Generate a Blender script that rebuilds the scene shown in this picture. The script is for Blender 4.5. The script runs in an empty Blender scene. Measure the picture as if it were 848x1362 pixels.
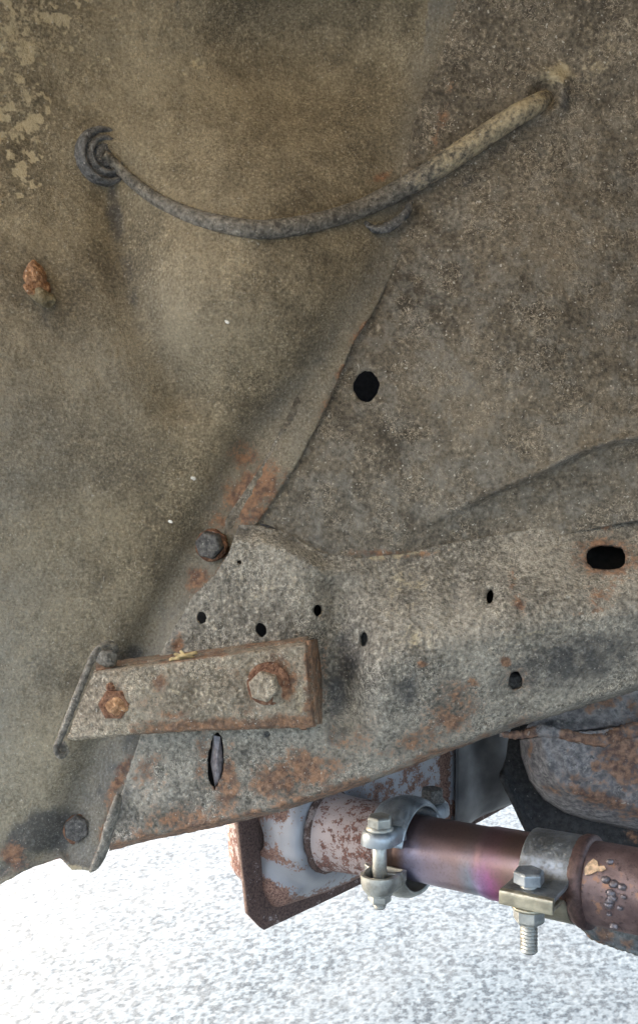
import bpy, bmesh, math, random
import numpy as np
from mathutils import Vector, Matrix
random.seed(4)
RNG = np.random.default_rng(7)
S = bpy.context.scene
COL = S.collection
# ------------------------------------------------------------------ camera
CAMZ = 0.45
F = 1228.0                      # focal length in photograph pixels (848 x 1362)
CX, CY = 424.0, 681.0
cam = bpy.data.cameras.new('camera'); camo = bpy.data.objects.new('camera', cam); COL.objects.link(camo)
camo.location = (0, 0, CAMZ); camo.rotation_euler = (math.radians(90), 0, 0)
cam.sensor_fit = 'VERTICAL'; cam.sensor_height = 24.0; cam.lens = 24.0 * F / 1362.0
cam.clip_start = 0.01; cam.clip_end = 500
cam.dof.use_dof = True; cam.dof.focus_distance = 0.61; cam.dof.aperture_fstop = 22.0
S.camera = camo
# ------------------------------------------------------------------ sky, sun, exposure
EL, AZ = math.radians(32), math.radians(-52)       # sun behind the body panels, a little to the left
tosun = Vector((math.sin(AZ) * math.cos(EL), math.cos(AZ) * math.cos(EL), math.sin(EL)))
w = bpy.data.worlds.new('World'); S.world = w; w.use_nodes = True
nt = w.node_tree; nt.nodes.clear()
sk = nt.nodes.new('ShaderNodeTexSky'); sk.sky_type = 'NISHITA'; sk.sun_disc = False
sk.sun_elevation = EL; sk.sun_rotation = AZ; sk.dust_density = 7.0; sk.air_density = 1.0; sk.ozone_density = 0.6
bg = nt.nodes.new('ShaderNodeBackground'); bg.inputs[1].default_value = 0.15
wo = nt.nodes.new('ShaderNodeOutputWorld')
nt.links.new(sk.outputs[0], bg.inputs[0]); nt.links.new(bg.outputs[0], wo.inputs[0])
sl = bpy.data.lights.new('sun', 'SUN'); sl.energy = 4.5; sl.angle = math.radians(0.5); sl.color = (1, 0.95, 0.88)
so = bpy.data.objects.new('sun', sl); COL.objects.link(so); so.location = (-1, 2, 3)
so.rotation_euler = (-tosun).to_track_quat('-Z', 'Y').to_euler()
S.view_settings.view_transform = 'Standard'; S.view_settings.look = 'None'
S.view_settings.gamma = 1.0; S.view_settings.use_curve_mapping = False
S.view_settings.exposure = 3.05

# ------------------------------------------------------------------ helpers
def W(px, py, d):
    """photograph pixel + depth along the view -> world point(s)"""
    px = np.asarray(px, float); py = np.asarray(py, float); d = np.asarray(d, float)
    return np.stack([(px - CX) / F * d, d + 0 * px, CAMZ - (py - CY) / F * d], -1)
def P(px, py, d): return Vector(W(px, py, d).tolist())

def _hash(ix, iy, s):
    h = (ix.astype(np.int64) * 374761393 + iy.astype(np.int64) * 668265263 + s * 2147483647) & 0xffffffff
    h = ((h ^ (h >> 13)) * 1274126177) & 0xffffffff
    return ((h ^ (h >> 16)) & 0xffff) / 65535.0
def vnoise(x, y, s=0):
    x = np.asarray(x, float); y = np.asarray(y, float)
    ix = np.floor(x); iy = np.floor(y); fx = x - ix; fy = y - iy
    fx = fx * fx * fx * (fx * (fx * 6 - 15) + 10); fy = fy * fy * fy * (fy * (fy * 6 - 15) + 10)
    a = _hash(ix, iy, s); b = _hash(ix + 1, iy, s); c = _hash(ix, iy + 1, s); e = _hash(ix + 1, iy + 1, s)
    return (a * (1 - fx) + b * fx) * (1 - fy) + (c * (1 - fx) + e * fx) * fy
def fbm(x, y, o=4, s=0, g=0.5):
    t = 0; a = 1.0; n = 0
    for k in range(o):
        t = t + a * vnoise(x * 2 ** k + 17.3 * k, y * 2 ** k - 9.1 * k, s + k); n += a; a *= g
    return t / n
def sstep(a, b, x):
    t = np.clip((np.asarray(x, float) - a) / (b - a), 0, 1); return t * t * (3 - 2 * t)
def blobs(x, y, L, nz=0.5, nscale=14.0, seed=3):
    """L: (cx, cy, rx, ry, angle_deg, strength)"""
    m = np.zeros_like(x)
    for (cx, cy, rx, ry, an, st) in L:
        a = math.radians(an); dx = x - cx; dy = y - cy
        u = (dx * math.cos(a) + dy * math.sin(a)) / rx; v = (-dx * math.sin(a) + dy * math.cos(a)) / ry
        m = np.maximum(m, st * np.exp(-(u * u + v * v) * 1.1))
    n = fbm(x / nscale, y / nscale, 3, seed)
    return np.clip(m * (1 - nz + 2 * nz * n), 0, 1)
def pline(x, y, pts):
    """distance to a polyline, signed (+ on the left side walking down), and side parameter 0..1"""
    best = np.full(x.shape, 1e9); sg = np.zeros_like(x); tt = np.zeros_like(x); n = len(pts) - 1
    for k in range(n):
        (ax, ay), (bx, by) = pts[k], pts[k + 1]
        ex, ey = bx - ax, by - ay; L2 = ex * ex + ey * ey
        t = np.clip(((x - ax) * ex + (y - ay) * ey) / L2, 0, 1)
        dx = x - ax - t * ex; dy = y - ay - t * ey; dd = np.hypot(dx, dy)
        m = dd < best
        best = np.where(m, dd, best); sg = np.where(m, np.sign(-(dx * ey - dy * ex)), sg); tt = np.where(m, (k + t) / n, tt)
    return best, sg, tt
def curve(pts, n):
    """Catmull-Rom through points (any dimension) -> n samples"""
    p = np.asarray(pts, float); p = np.vstack([2 * p[0] - p[1], p, 2 * p[-1] - p[-2]])
    m = len(p) - 3; out = []
    for t in np.linspace(0, m - 1e-6, n):
        k = int(t); f = t - k; a, b, c, e = p[k], p[k + 1], p[k + 2], p[k + 3]
        out.append(0.5 * (2 * b + (c - a) * f + (2 * a - 5 * b + 4 * c - e) * f * f + (3 * b - a - 3 * c + e) * f ** 3))
    return np.array(out)

def thing(name, label, cat, base, group=None):
    o = bpy.data.objects.new(name, None); COL.objects.link(o); o.location = base; o.empty_display_size = 0.02
    o['label'] = label; o['category'] = cat
    if group: o['group'] = group
    return o
def mk(name, verts, faces, mat, parent=None, smooth=True, attrs=None):
    me = bpy.data.meshes.new(name)
    if isinstance(verts, np.ndarray): verts = verts.tolist()
    if isinstance(faces, np.ndarray): faces = faces.tolist()
    me.from_pydata(verts, [], faces); me.update()
    if attrs:
        for k, v in attrs.items():
            a = me.attributes.new(k, 'FLOAT', 'POINT'); a.data.foreach_set('value', np.asarray(v, np.float32))
    if smooth: me.polygons.foreach_set('use_smooth', np.ones(len(me.polygons), bool))
    o = bpy.data.objects.new(name, me); COL.objects.link(o); me.materials.append(mat)
    put(o, parent); return o
def put(o, parent):
    """mesh data is in world coordinates: undo the offsets of the parents"""
    if parent:
        o.parent = parent; off = Vector((0, 0, 0)); p = parent
        while p: off += p.location; p = p.parent
        o.location = -off
def tag(o, label, cat, group=None, kind=None):
    o['label'] = label; o['category'] = cat
    if group: o['group'] = group
    if kind: o['kind'] = kind
    return o
def solid(o, t, off=-1):
    m = o.modifiers.new('thickness', 'SOLIDIFY'); m.thickness = t; m.offset = off; m.use_even_offset = False
def bevel(o, wd, seg=2, ang=35):
    m = o.modifiers.new('bevel', 'BEVEL'); m.width = wd; m.segments = seg; m.limit_method = 'ANGLE'; m.angle_limit = math.radians(ang)
    m.harden_normals = False
def dens(loop, step=3.0, jit=0.0, seed=1, closed=True):
    out = []; n = len(loop)
    for k in range(n if closed else n - 1):
        a = np.array(loop[k], float); b = np.array(loop[(k + 1) % n], float); L = np.hypot(*(b - a)); m = max(1, int(L / step))
        for i in range(m): out.append(a + (b - a) * i / m)
    out = np.array(out)
    if jit:
        out[:, 0] += jit * (fbm(out[:, 0] / 6, out[:, 1] / 6, 3, seed) - 0.5) * 2
        out[:, 1] += jit * (fbm(out[:, 0] / 6 + 50, out[:, 1] / 6, 3, seed + 9) - 0.5) * 2
    return out
def ell(cx, cy, rx, ry, an=0, n=28, jit=0.05, p=2.0):
    a = math.radians(an); r = []
    for k in range(n):
        t = 2 * math.pi * k / n; j = 1 + jit * (random.random() - 0.5) * 2
        c, s_ = math.cos(t), math.sin(t)
        u = rx * j * math.copysign(abs(c) ** (2 / p), c); v = ry * j * math.copysign(abs(s_) ** (2 / p), s_)
        r.append((cx + u * math.cos(a) - v * math.sin(a), cy + u * math.sin(a) + v * math.cos(a)))
    return np.array(r)
def inside(x, y, loop):
    r = np.zeros(x.shape, bool); n = len(loop)
    for k in range(n):
        ax, ay = loop[k]; bx, by = loop[(k + 1) % n]
        if ay == by: continue
        c = (ay > y) != (by > y)
        r ^= c & (x < (bx - ax) * (y - ay) / (by - ay) + ax)
    return r
def sheet(name, outline, holes, dfn, afn, h, mat, parent, thick=0.0016, to_world=W, flip=False):
    """a pressed sheet: plan outline and holes, depth relief dfn(x, y), attributes afn(x, y)"""
    loops = [outline] + list(holes)
    mn = outline.min(0) - h; mx = outline.max(0) + h
    nx = int((mx[0] - mn[0]) / h) + 2; ny = int((mx[1] - mn[1]) / h) + 2
    gx, gy = np.meshgrid(mn[0] + h * np.arange(nx), mn[1] + h * np.arange(ny))
    cx = gx[:-1, :-1] + h / 2; cy = gy[:-1, :-1] + h / 2
    keep = inside(cx, cy, loops[0])
    for q in loops[1:]: keep &= ~inside(cx, cy, q)
    cnt = np.zeros(gx.shape, int)
    for (a, b) in ((0, 0), (0, 1), (1, 0), (1, 1)): cnt[a:a + ny - 1, b:b + nx - 1] += keep
    bd = (cnt > 0) & (cnt < 4)
    bi = np.argwhere(bd); bp = np.stack([gx[bd], gy[bd]], -1)
    best = np.full(len(bp), 1e9); tgt = bp.copy()
    for q in loops:
        A = np.asarray(q); B = np.roll(A, -1, 0); E = B - A; L2 = (E ** 2).sum(1) + 1e-12
        for s0 in range(0, len(bp), 400):
            pp = bp[s0:s0 + 400]
            t = np.clip(((pp[:, None] - A[None]) * E[None]).sum(-1) / L2[None], 0, 1)
            c = A[None] + t[..., None] * E[None]; dd = ((pp[:, None] - c) ** 2).sum(-1)
            k = dd.argmin(1); dm = dd[np.arange(len(pp)), k]; m = dm < best[s0:s0 + 400]
            best[s0:s0 + 400] = np.where(m, dm, best[s0:s0 + 400])
            tgt[s0:s0 + 400][m] = c[np.arange(len(pp)), k][m]
    gx[bd] = tgt[:, 0]; gy[bd] = tgt[:, 1]
    use = cnt > 0; idx = -np.ones(gx.shape, int); idx[use] = np.arange(use.sum())
    X = gx[use]; Y = gy[use]
    V = to_world(X, Y, dfn(X, Y))
    j, i = np.nonzero(keep)
    Q = np.stack([idx[j, i], idx[j + 1, i], idx[j + 1, i + 1], idx[j, i + 1]], -1)
    if flip: Q = Q[:, ::-1]
    o = mk(name, V, Q, mat, parent, True, afn(X, Y) if afn else None)
    if thick: solid(o, thick)
    return o
def frame(a, hint=Vector((0, 0, 1))):
    a = Vector(a).normalized(); u = hint - a * hint.dot(a)
    if u.length < 1e-4: u = Vector((1, 0, 0)) - a * a.x
    u.normalize(); return a, u, a.cross(u)
def lathe(name, o, a, prof, mat, parent, n=40, cap=True, arc=None, smooth=True, wob=0.0, attrs=None):
    """prof: (s along axis, r)"""
    a, u, v = frame(a); V = []; Fc = []; m = len(prof)
    full = arc is None; t0, t1 = (0, 2 * math.pi) if full else arc
    nn = n if full else n + 1
    for (s, r) in prof:
        for k in range(nn):
            t = t0 + (t1 - t0) * k / n; rr = r * (1 + wob * (random.random() - 0.5))
            V.append(o + a * s + (u * math.cos(t) + v * math.sin(t)) * rr)
    for i in range(m - 1):
        for k in range(n):
            k2 = (k + 1) % nn
            Fc.append((i * nn + k, i * nn + k2, (i + 1) * nn + k2, (i + 1) * nn + k))
    if cap and full:
        Fc.append(tuple(range(n))[::-1]); Fc.append(tuple((m - 1) * nn + k for k in range(n)))
    return mk(name, V, Fc, mat, parent, smooth)
def hexhead(name, o, a, r, h, mat, parent, rot=0.0, flange=0.0):
    a, u, v = frame(a); V = []; Fc = []
    rings = [(0, r), (h * 0.82, r), (h, r * 0.86), (h * 1.0, r * 0.3)]
    for (s, rr) in rings:
        for k in range(6):
            t = rot + k * math.pi / 3; V.append(o + a * s + (u * math.cos(t) + v * math.sin(t)) * rr)
    for i in range(3):
        for k in range(6): Fc.append((i * 6 + k, i * 6 + (k + 1) % 6, (i + 1) * 6 + (k + 1) % 6, (i + 1) * 6 + k))
    Fc.append(tuple(range(6))[::-1]); Fc.append(tuple(18 + k for k in range(6)))
    b = mk(name, V, Fc, mat, parent, False); bevel(b, r * 0.05, 2, 20); return b
def tube(name, pts, rad, mat, parent, n=14, cap=True, attrs=None, flat=1.0):
    pts = [Vector(p) for p in pts]; V = []; Fc = []; m = len(pts); u = None
    for i in range(m):
        t = (pts[min(i + 1, m - 1)] - pts[max(i - 1, 0)]).normalized()
        if u is None: _, u, v = frame(t, Vector((0, 0, 1)) if abs(t.z) < 0.9 else Vector((1, 0, 0)))
        else: u = (u - t * u.dot(t)).normalized(); v = t.cross(u)
        r = rad[i] if hasattr(rad, '__len__') else rad
        for k in range(n):
            q = 2 * math.pi * k / n; V.append(pts[i] + u * math.cos(q) * r + v * math.sin(q) * r * flat)
    for i in range(m - 1):
        for k in range(n): Fc.append((i * n + k, i * n + (k + 1) % n, (i + 1) * n + (k + 1) % n, (i + 1) * n + k))
    if cap: Fc.append(tuple(range(n))[::-1]); Fc.append(tuple((m - 1) * n + k for k in range(n)))
    at = None
    if attrs: at = {k: np.repeat(np.asarray(vv, float), n) for k, vv in attrs.items()}
    return mk(name, V, Fc, mat, parent, True, at)
def lump(name, c, rx, ry, rz, mat, parent, seed=0, amp=0.25, sub=3, rot=None):
    bm = bmesh.new(); bmesh.ops.create_icosphere(bm, subdivisions=sub, radius=1)
    for v in bm.verts:
        n = float(fbm(np.array(v.co.x * 1.4 + v.co.z + 5 * seed), np.array(v.co.y * 1.4 - v.co.z * 0.7), 3, seed))
        k = 1 + amp * (n - 0.5) * 2; p = Vector((v.co.x * rx * k, v.co.y * ry * k, v.co.z * rz * k))
        if rot: p.rotate(rot)
        v.co = p + c
    me = bpy.data.meshes.new(name); bm.to_mesh(me); bm.free()
    me.polygons.foreach_set('use_smooth', np.ones(len(me.polygons), bool))
    o = bpy.data.objects.new(name, me); COL.objects.link(o); me.materials.append(mat); put(o, parent); return o

# ------------------------------------------------------------------ materials
class NT:
    def __init__(s, name):
        s.m = bpy.data.materials.new(name); s.m.use_nodes = True; s.t = s.m.node_tree; s.t.nodes.clear()
        s.o = s.t.nodes.new('ShaderNodeOutputMaterial'); s.b = s.t.nodes.new('ShaderNodeBsdfPrincipled')
        s.t.links.new(s.b.outputs[0], s.o.inputs[0]); tc = s.t.nodes.new('ShaderNodeTexCoord'); s.co = tc.outputs['Object']
    def L(s, a, b):
        if hasattr(a, 'is_output'): s.t.links.new(a, b)
        else: b.default_value = a
    def noise(s, sc, det=4, rough=0.55, co=None, dist=0.0):
        n = s.t.nodes.new('ShaderNodeTexNoise'); n.inputs['Scale'].default_value = sc; n.inputs['Detail'].default_value = det
        n.inputs['Roughness'].default_value = rough; n.inputs['Distortion'].default_value = dist; s.L(co or s.co, n.inputs['Vector']); return n.outputs['Fac']
    def vor(s, sc, feat='F1', rnd=1.0):
        n = s.t.nodes.new('ShaderNodeTexVoronoi'); n.feature = feat; n.inputs['Scale'].default_value = sc
        n.inputs['Randomness'].default_value = rnd; s.L(s.co, n.inputs['Vector']); return n.outputs['Distance']
    def ramp(s, x, a, b, c0=0.0, c1=1.0):
        n = s.t.nodes.new('ShaderNodeMapRange'); n.interpolation_type = 'SMOOTHSTEP'; s.L(x, n.inputs[0])
        n.inputs[1].default_value = a; n.inputs[2].default_value = b; n.inputs[3].default_value = c0; n.inputs[4].default_value = c1; return n.outputs[0]
    def math(s, op, a, b=0.0):
        n = s.t.nodes.new('ShaderNodeMath'); n.operation = op; s.L(a, n.inputs[0]); s.L(b, n.inputs[1]); return n.outputs[0]
    def mix(s, f, a, b):
        n = s.t.nodes.new('ShaderNodeMix'); n.data_type = 'RGBA'; s.L(f, n.inputs[0])
        s.L(a if hasattr(a, 'is_output') else (*a, 1), n.inputs[6]); s.L(b if hasattr(b, 'is_output') else (*b, 1), n.inputs[7]); return n.outputs[2]
    def attr(s, k):
        n = s.t.nodes.new('ShaderNodeAttribute'); n.attribute_name = k; return n.outputs['Fac']
    def sep(s, axis):
        n = s.t.nodes.new('ShaderNodeSeparateXYZ'); s.L(s.co, n.inputs[0]); return n.outputs[axis]
    def bump(s, hgt, st=0.5, d=0.001):
        n = s.t.nodes.new('ShaderNodeBump'); n.inputs['Strength'].default_value = st; n.inputs['Distance'].default_value = d
        s.L(hgt, n.inputs['Height']); s.L(n.outputs[0], s.b.inputs['Normal'])
    def fin(s, col, rough, metal=0.0, spec=0.5):
        s.L(col if hasattr(col, 'is_output') else (*col, 1), s.b.inputs['Base Color']); s.L(rough, s.b.inputs['Roughness'])
        s.L(metal, s.b.inputs['Metallic']); s.b.inputs['Specular IOR Level'].default_value = spec; return s.m

def grime(name, dark, light, sc=330.0, fleck=0.5, bump=0.7, rough=0.85, pits=0.0, gw=0.62):
    """undercoat under road dust: attributes rust, tan (dried mud), grease steer the stains and painted shade"""
    n = NT(name)
    big = n.noise(14, 5, 0.6); mid = n.noise(70, 5, 0.6); g = n.noise(sc, 4, 0.6); g2 = n.noise(sc * 2.6, 2, 0.5)
    f = n.math('ADD', n.math('MULTIPLY', g, gw), n.math('ADD', n.math('MULTIPLY', mid, 0.18), n.math('MULTIPLY', big, 0.82 - gw)))
    c = n.mix(n.ramp(f, 0.37, 0.63), dark, light)
    lighter = tuple(min(1, v * 1.9 + 0.02) for v in light)
    crest = n.math('MULTIPLY', n.ramp(g, 0.56, 0.72), n.ramp(mid, 0.40, 0.62))
    c = n.mix(n.math('MULTIPLY', crest, fleck), c, lighter)
    wr = n.math('ABSOLUTE', n.math('SUBTRACT', n.noise(sc * 0.85, 2, 0.5, None, 0.6), 0.5))
    c = n.mix(n.math('MULTIPLY', n.math('MULTIPLY', n.ramp(wr, 0.0, 0.035, 1.0, 0.0), n.ramp(n.noise(38, 4, 0.6), 0.42, 0.62)), fleck), c, lighter)
    if pits:
        c = n.mix(n.math('MULTIPLY', n.ramp(n.noise(sc * 0.8, 3, 0.7), 0.60, 0.68), pits), c, tuple(v * 0.25 for v in dark))
    c = n.mix(n.math('MULTIPLY', n.attr('grey'), n.ramp(n.math('ADD', n.math('MULTIPLY', g, 0.6), n.math('MULTIPLY', mid, 0.4)), 0.30, 0.62, 0.35, 1.0)), c, n.mix(g, (0.20, 0.19, 0.165), (0.33, 0.315, 0.275)))
    tn = n.math('ADD', n.attr('tan'), n.math('MULTIPLY', n.math('SUBTRACT', n.math('ADD', n.math('MULTIPLY', mid, 0.5), n.math('MULTIPLY', g, 0.5)), 0.5), 1.6))
    c = n.mix(n.math('MULTIPLY', n.ramp(tn, 0.35, 0.8), n.ramp(n.attr('tan'), 0.02, 0.3)), c, n.mix(g, (0.31, 0.245, 0.135), (0.62, 0.53, 0.36)))
    gr = n.math('ADD', n.attr('grease_shade'), n.math('MULTIPLY', n.math('SUBTRACT', mid, 0.5), 0.9))
    gm = n.math('MULTIPLY', n.ramp(gr, 0.2, 0.75), n.ramp(n.attr('grease_shade'), 0.02, 0.25))
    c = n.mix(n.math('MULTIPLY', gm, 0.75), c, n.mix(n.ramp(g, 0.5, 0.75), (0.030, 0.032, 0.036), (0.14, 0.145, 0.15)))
    rs = n.math('ADD', n.attr('rust'), n.math('MULTIPLY', n.math('SUBTRACT', n.math('ADD', n.math('MULTIPLY', mid, 0.45), n.math('MULTIPLY', g, 0.55)), 0.5), 2.6))
    rm = n.math('MULTIPLY', n.ramp(rs, 0.22, 0.72), n.ramp(n.attr('rust'), 0.02, 0.25))
    rc = n.mix(n.ramp(n.noise(190, 4, 0.6), 0.35, 0.66), (0.11, 0.052, 0.033), (0.36, 0.18, 0.092))
    rc = n.mix(n.ramp(g2, 0.62, 0.75, 0, 0.5), rc, (0.52, 0.32, 0.20))
    c = n.mix(n.math('MULTIPLY', rm, 0.8), c, rc)
    sp = n.ramp(n.noise(sc * 1.3, 1, 0.4), 0.712, 0.75)
    c = n.mix(n.math('MULTIPLY', sp, 0.6 * fleck + 0.2), c, (0.62, 0.58, 0.50))
    ro = n.math('SUBTRACT', rough, n.math('MULTIPLY', gm, 0.35))
    n.bump(n.math('ADD', n.math('ADD', n.math('MULTIPLY', g, 1.0), n.math('MULTIPLY', g2, 0.5)), n.math('MULTIPLY', mid, 0.7)), bump, 0.0022)
    return n.fin(c, ro, 0.0, 0.35)
M = {}
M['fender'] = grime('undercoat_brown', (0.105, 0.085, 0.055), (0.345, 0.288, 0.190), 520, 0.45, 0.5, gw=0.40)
M['bulkhead'] = grime('undercoat_grey', (0.070, 0.059, 0.044), (0.255, 0.216, 0.160), 360, 0.9, 0.55, pits=0.25, gw=0.46)
M['rail'] = grime('rail_dirt', (0.095, 0.085, 0.069), (0.42, 0.38, 0.31), 380, 0.65, 0.75, pits=0.35, gw=0.48)
M['bracket'] = grime('bracket_dirt', (0.145, 0.118, 0.084), (0.47, 0.40, 0.30), 420, 0.7, 0.8, pits=0.5, gw=0.48)
M['dark'] = grime('grease_black', (0.020, 0.019, 0.019), (0.055, 0.052, 0.050), 260, 0.12, 0.6, 0.7)
M['pan'] = grime('rusty_pan', (0.13, 0.122, 0.125), (0.38, 0.35, 0.335), 190, 0.3, 0.6, 0.75, pits=0.5)
M['rubber'] = grime('dusty_rubber', (0.058, 0.056, 0.054), (0.20, 0.195, 0.185), 260, 0.5, 0.5, 0.75)
M['hose'] = grime('dusty_hose', (0.075, 0.068, 0.057), (0.255, 0.232, 0.192), 330, 0.5, 0.6, 0.8)
M['bolt'] = grime('dirty_bolt', (0.040, 0.038, 0.036), (0.16, 0.15, 0.135), 420, 0.4, 0.5, 0.6)
M['rust'] = grime('crusty_rust', (0.10, 0.045, 0.028), (0.32, 0.17, 0.10), 300, 0.5, 1.0, 0.9)
M['stud'] = grime('orange_scale', (0.20, 0.095, 0.045), (0.52, 0.30, 0.16), 330, 0.7, 1.0, 0.9)
M['mud'] = grime('dry_mud', (0.16, 0.125, 0.07), (0.36, 0.30, 0.18), 260, 0.5, 0.9)

def zinc(name, tint, stain, rough=0.46, blotch=0.7):
    n = NT(name); a = n.noise(60, 5, 0.6); b = n.noise(420, 4, 0.6)
    c = n.mix(n.ramp(a, 0.35, 0.65), tint, tuple(v * 0.62 for v in tint))
    c = n.mix(n.math('MULTIPLY', n.ramp(n.math('ADD', n.math('MULTIPLY', a, 0.5), n.math('MULTIPLY', b, 0.5)), 0.50, 0.62), blotch), c, stain)
    n.bump(b, 0.25, 0.0006)
    return n.fin(c, n.ramp(b, 0.3, 0.7, rough - 0.08, rough + 0.17), n.ramp(b, 0.45, 0.75, 0.85, 0.25))
M['zinc'] = zinc('zinc_yellowed', (0.57, 0.57, 0.52), (0.30, 0.29, 0.25))
M['zincblue'] = zinc('zinc_blue_grey', (0.40, 0.44, 0.47), (0.17, 0.19, 0.21), 0.42)
M['strap'] = zinc('strap_steel', (0.33, 0.35, 0.36), (0.14, 0.13, 0.12), 0.45, 0.6)
M['zincgold'] = zinc('zinc_gold', (0.52, 0.48, 0.36), (0.32, 0.29, 0.22), 0.36)

def speckle(name, metal_c, rust_d, rust_l, thr, dens_=0.5, mrough=0.5, met=0.35):
    """aluminised sheet freckled with rust; attribute rust adds to it"""
    n = NT(name); a = n.noise(150, 5, 0.65); b = n.noise(620, 3, 0.6); big = n.noise(22, 3, 0.5)
    f = n.math('ADD', n.math('ADD', n.math('MULTIPLY', a, 0.62), n.math('MULTIPLY', b, 0.38)), n.math('MULTIPLY', n.math('SUBTRACT', big, 0.5), 0.5))
    f = n.math('ADD', f, n.math('MULTIPLY', n.attr('rust'), 0.34))
    m = n.ramp(f, thr, thr + 0.055)
    c0 = n.mix(n.ramp(big, 0.3, 0.7), metal_c, tuple(v * 0.72 for v in metal_c))
    c = n.mix(m, c0, n.mix(n.ramp(b, 0.35, 0.65), rust_d, rust_l))
    n.bump(n.math('ADD', n.math('MULTIPLY', m, 0.5), b), 0.4, 0.0006)
    return n.fin(c, n.math('ADD', n.math('MULTIPLY', m, 0.35), mrough), n.math('MULTIPLY', n.math('SUBTRACT', 1.0, m), met))
M['shell'] = speckle('freckled_shell', (0.37, 0.375, 0.40), (0.09, 0.045, 0.035), (0.27, 0.16, 0.12), 0.575)
M['stub'] = speckle('freckled_stub', (0.46, 0.38, 0.36), (0.07, 0.035, 0.030), (0.22, 0.11, 0.085), 0.515, 0.5, 0.6, 0.15)
M['rim'] = speckle('brown_rim', (0.30, 0.24, 0.22), (0.050, 0.030, 0.026), (0.12, 0.075, 0.062), 0.40, 0.5, 0.6, 0.1)
def shield():
    n = NT('dull_heat_shield'); a = n.noise(30, 4, 0.5); b = n.noise(300, 4, 0.6)
    c = n.mix(n.ramp(a, 0.35, 0.7), (0.055, 0.055, 0.058), (0.135, 0.135, 0.135)); n.bump(b, 0.15, 0.0006)
    return n.fin(c, 0.5, 0.4)
M['shield'] = shield()
# the pipe, its clamps and joints share one axis in space
PA = P(440, 1105, 0.765); PB = P(848, 1185, 0.622)
AX = (PB - PA).normalized()
def s_at(px):
    """distance along the pipe axis at which it crosses photograph column px"""
    k = (px - CX) / F; return (k * PA.y - PA.x) / (AX.x - k * AX.y)
def C_at(px): return PA + AX * s_at(px)
def heat():
    n = NT('heat_tinted_steel'); vm = n.t.nodes.new('ShaderNodeVectorMath'); vm.operation = 'DOT_PRODUCT'
    sb = n.t.nodes.new('ShaderNodeVectorMath'); sb.operation = 'SUBTRACT'; n.L(n.co, sb.inputs[0]); sb.inputs[1].default_value = PA
    n.L(sb.outputs[0], vm.inputs[0]); vm.inputs[1].default_value = AX; s = vm.outputs['Value']
    a = n.noise(40, 4, 0.6); b = n.noise(500, 3, 0.6)
    sw = n.math('ADD', s, n.math('MULTIPLY', n.math('SUBTRACT', a, 0.5), 0.010))
    r = n.t.nodes.new('ShaderNodeValToRGB'); e = r.color_ramp; s0, s1 = s_at(545), s_at(695)
    mr = n.t.nodes.new('ShaderNodeMapRange'); n.L(sw, mr.inputs[0]); mr.inputs[1].default_value = s0; mr.inputs[2].default_value = s1
    n.L(mr.outputs[0], r.inputs[0])
    stops = [(0.0, (0.26, 0.17, 0.13)), (0.10, (0.36, 0.36, 0.52)), (0.30, (0.40, 0.33, 0.40)), (0.55, (0.42, 0.31, 0.31)), (0.66, (0.36, 0.40, 0.47)), (0.74, (0.42, 0.27, 0.50)),
             (0.85, (0.52, 0.18, 0.38)), (0.95, (0.32, 0.15, 0.14)), (1.0, (0.24, 0.15, 0.12))]
    e.elements[0].position = 0; e.elements[0].color = (*stops[0][1], 1); e.elements[1].position = 1; e.elements[1].color = (*stops[-1][1], 1)
    for p_, c_ in stops[1:-1]:
        q = e.elements.new(p_); q.color = (*c_, 1)
    zz = n.math('ADD', n.sep(2), n.math('MULTIPLY', n.math('SUBTRACT', n.noise(28, 4, 0.6), 0.5), 0.05))
    pm = n.ramp(zz, PA.z - 0.006, PA.z + 0.020, 0.95, 0.12)
    c = n.mix(pm, (0.255, 0.165, 0.145), r.outputs[0])
    c = n.mix(n.ramp(b, 0.45, 0.75, 0, 0.35), c, (0.16, 0.11, 0.10))
    n.bump(b, 0.18, 0.0004)
    return n.fin(c, n.ramp(a, 0.3, 0.7, 0.30, 0.44), 0.85)
M['heat'] = heat()
def oldpipe():
    n = NT('brown_oxidised_pipe'); a = n.noise(45, 5, 0.6); b = n.noise(330, 4, 0.65)
    c = n.mix(n.ramp(a, 0.35, 0.68), (0.115, 0.075, 0.072), (0.26, 0.18, 0.165))
    c = n.mix(n.ramp(b, 0.56, 0.68, 0, 0.75), c, (0.055, 0.038, 0.036))
    c = n.mix(n.math('MULTIPLY', n.ramp(n.noise(90, 4, 0.6), 0.60, 0.68), 0.8), c, (0.36, 0.19, 0.11))
    n.bump(n.math('ADD', a, b), 0.4, 0.0012); return n.fin(c, 0.55, 0.35)
M['oldpipe'] = oldpipe()
def plain(name, c, r=0.8, m=0.0, sc=200, v=0.35):
    n = NT(name); a = n.noise(sc, 4, 0.6); n.bump(a, 0.3, 0.0006)
    return n.fin(n.mix(n.ramp(a, 0.3, 0.7), tuple(x * (1 - v) for x in c), tuple(min(1, x * (1 + v)) for x in c)), r, m)
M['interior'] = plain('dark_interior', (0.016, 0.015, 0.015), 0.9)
M['straw'] = plain('dry_straw', (0.52, 0.40, 0.20), 0.8)
M['chip'] = plain('white_chip', (0.72, 0.70, 0.64), 0.8)
M['scrap'] = plain('tan_scrap', (0.55, 0.38, 0.24), 0.8, 0, 400)
M['brownedge'] = plain('brown_steel', (0.10, 0.062, 0.056), 0.55, 0.4, 300)
M['bead'] = plain('weld_spatter', (0.20, 0.175, 0.18), 0.4, 0.5, 500)
M['blade'] = plain('worn_steel', (0.34, 0.31, 0.32), 0.5, 0.5, 300)
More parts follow.
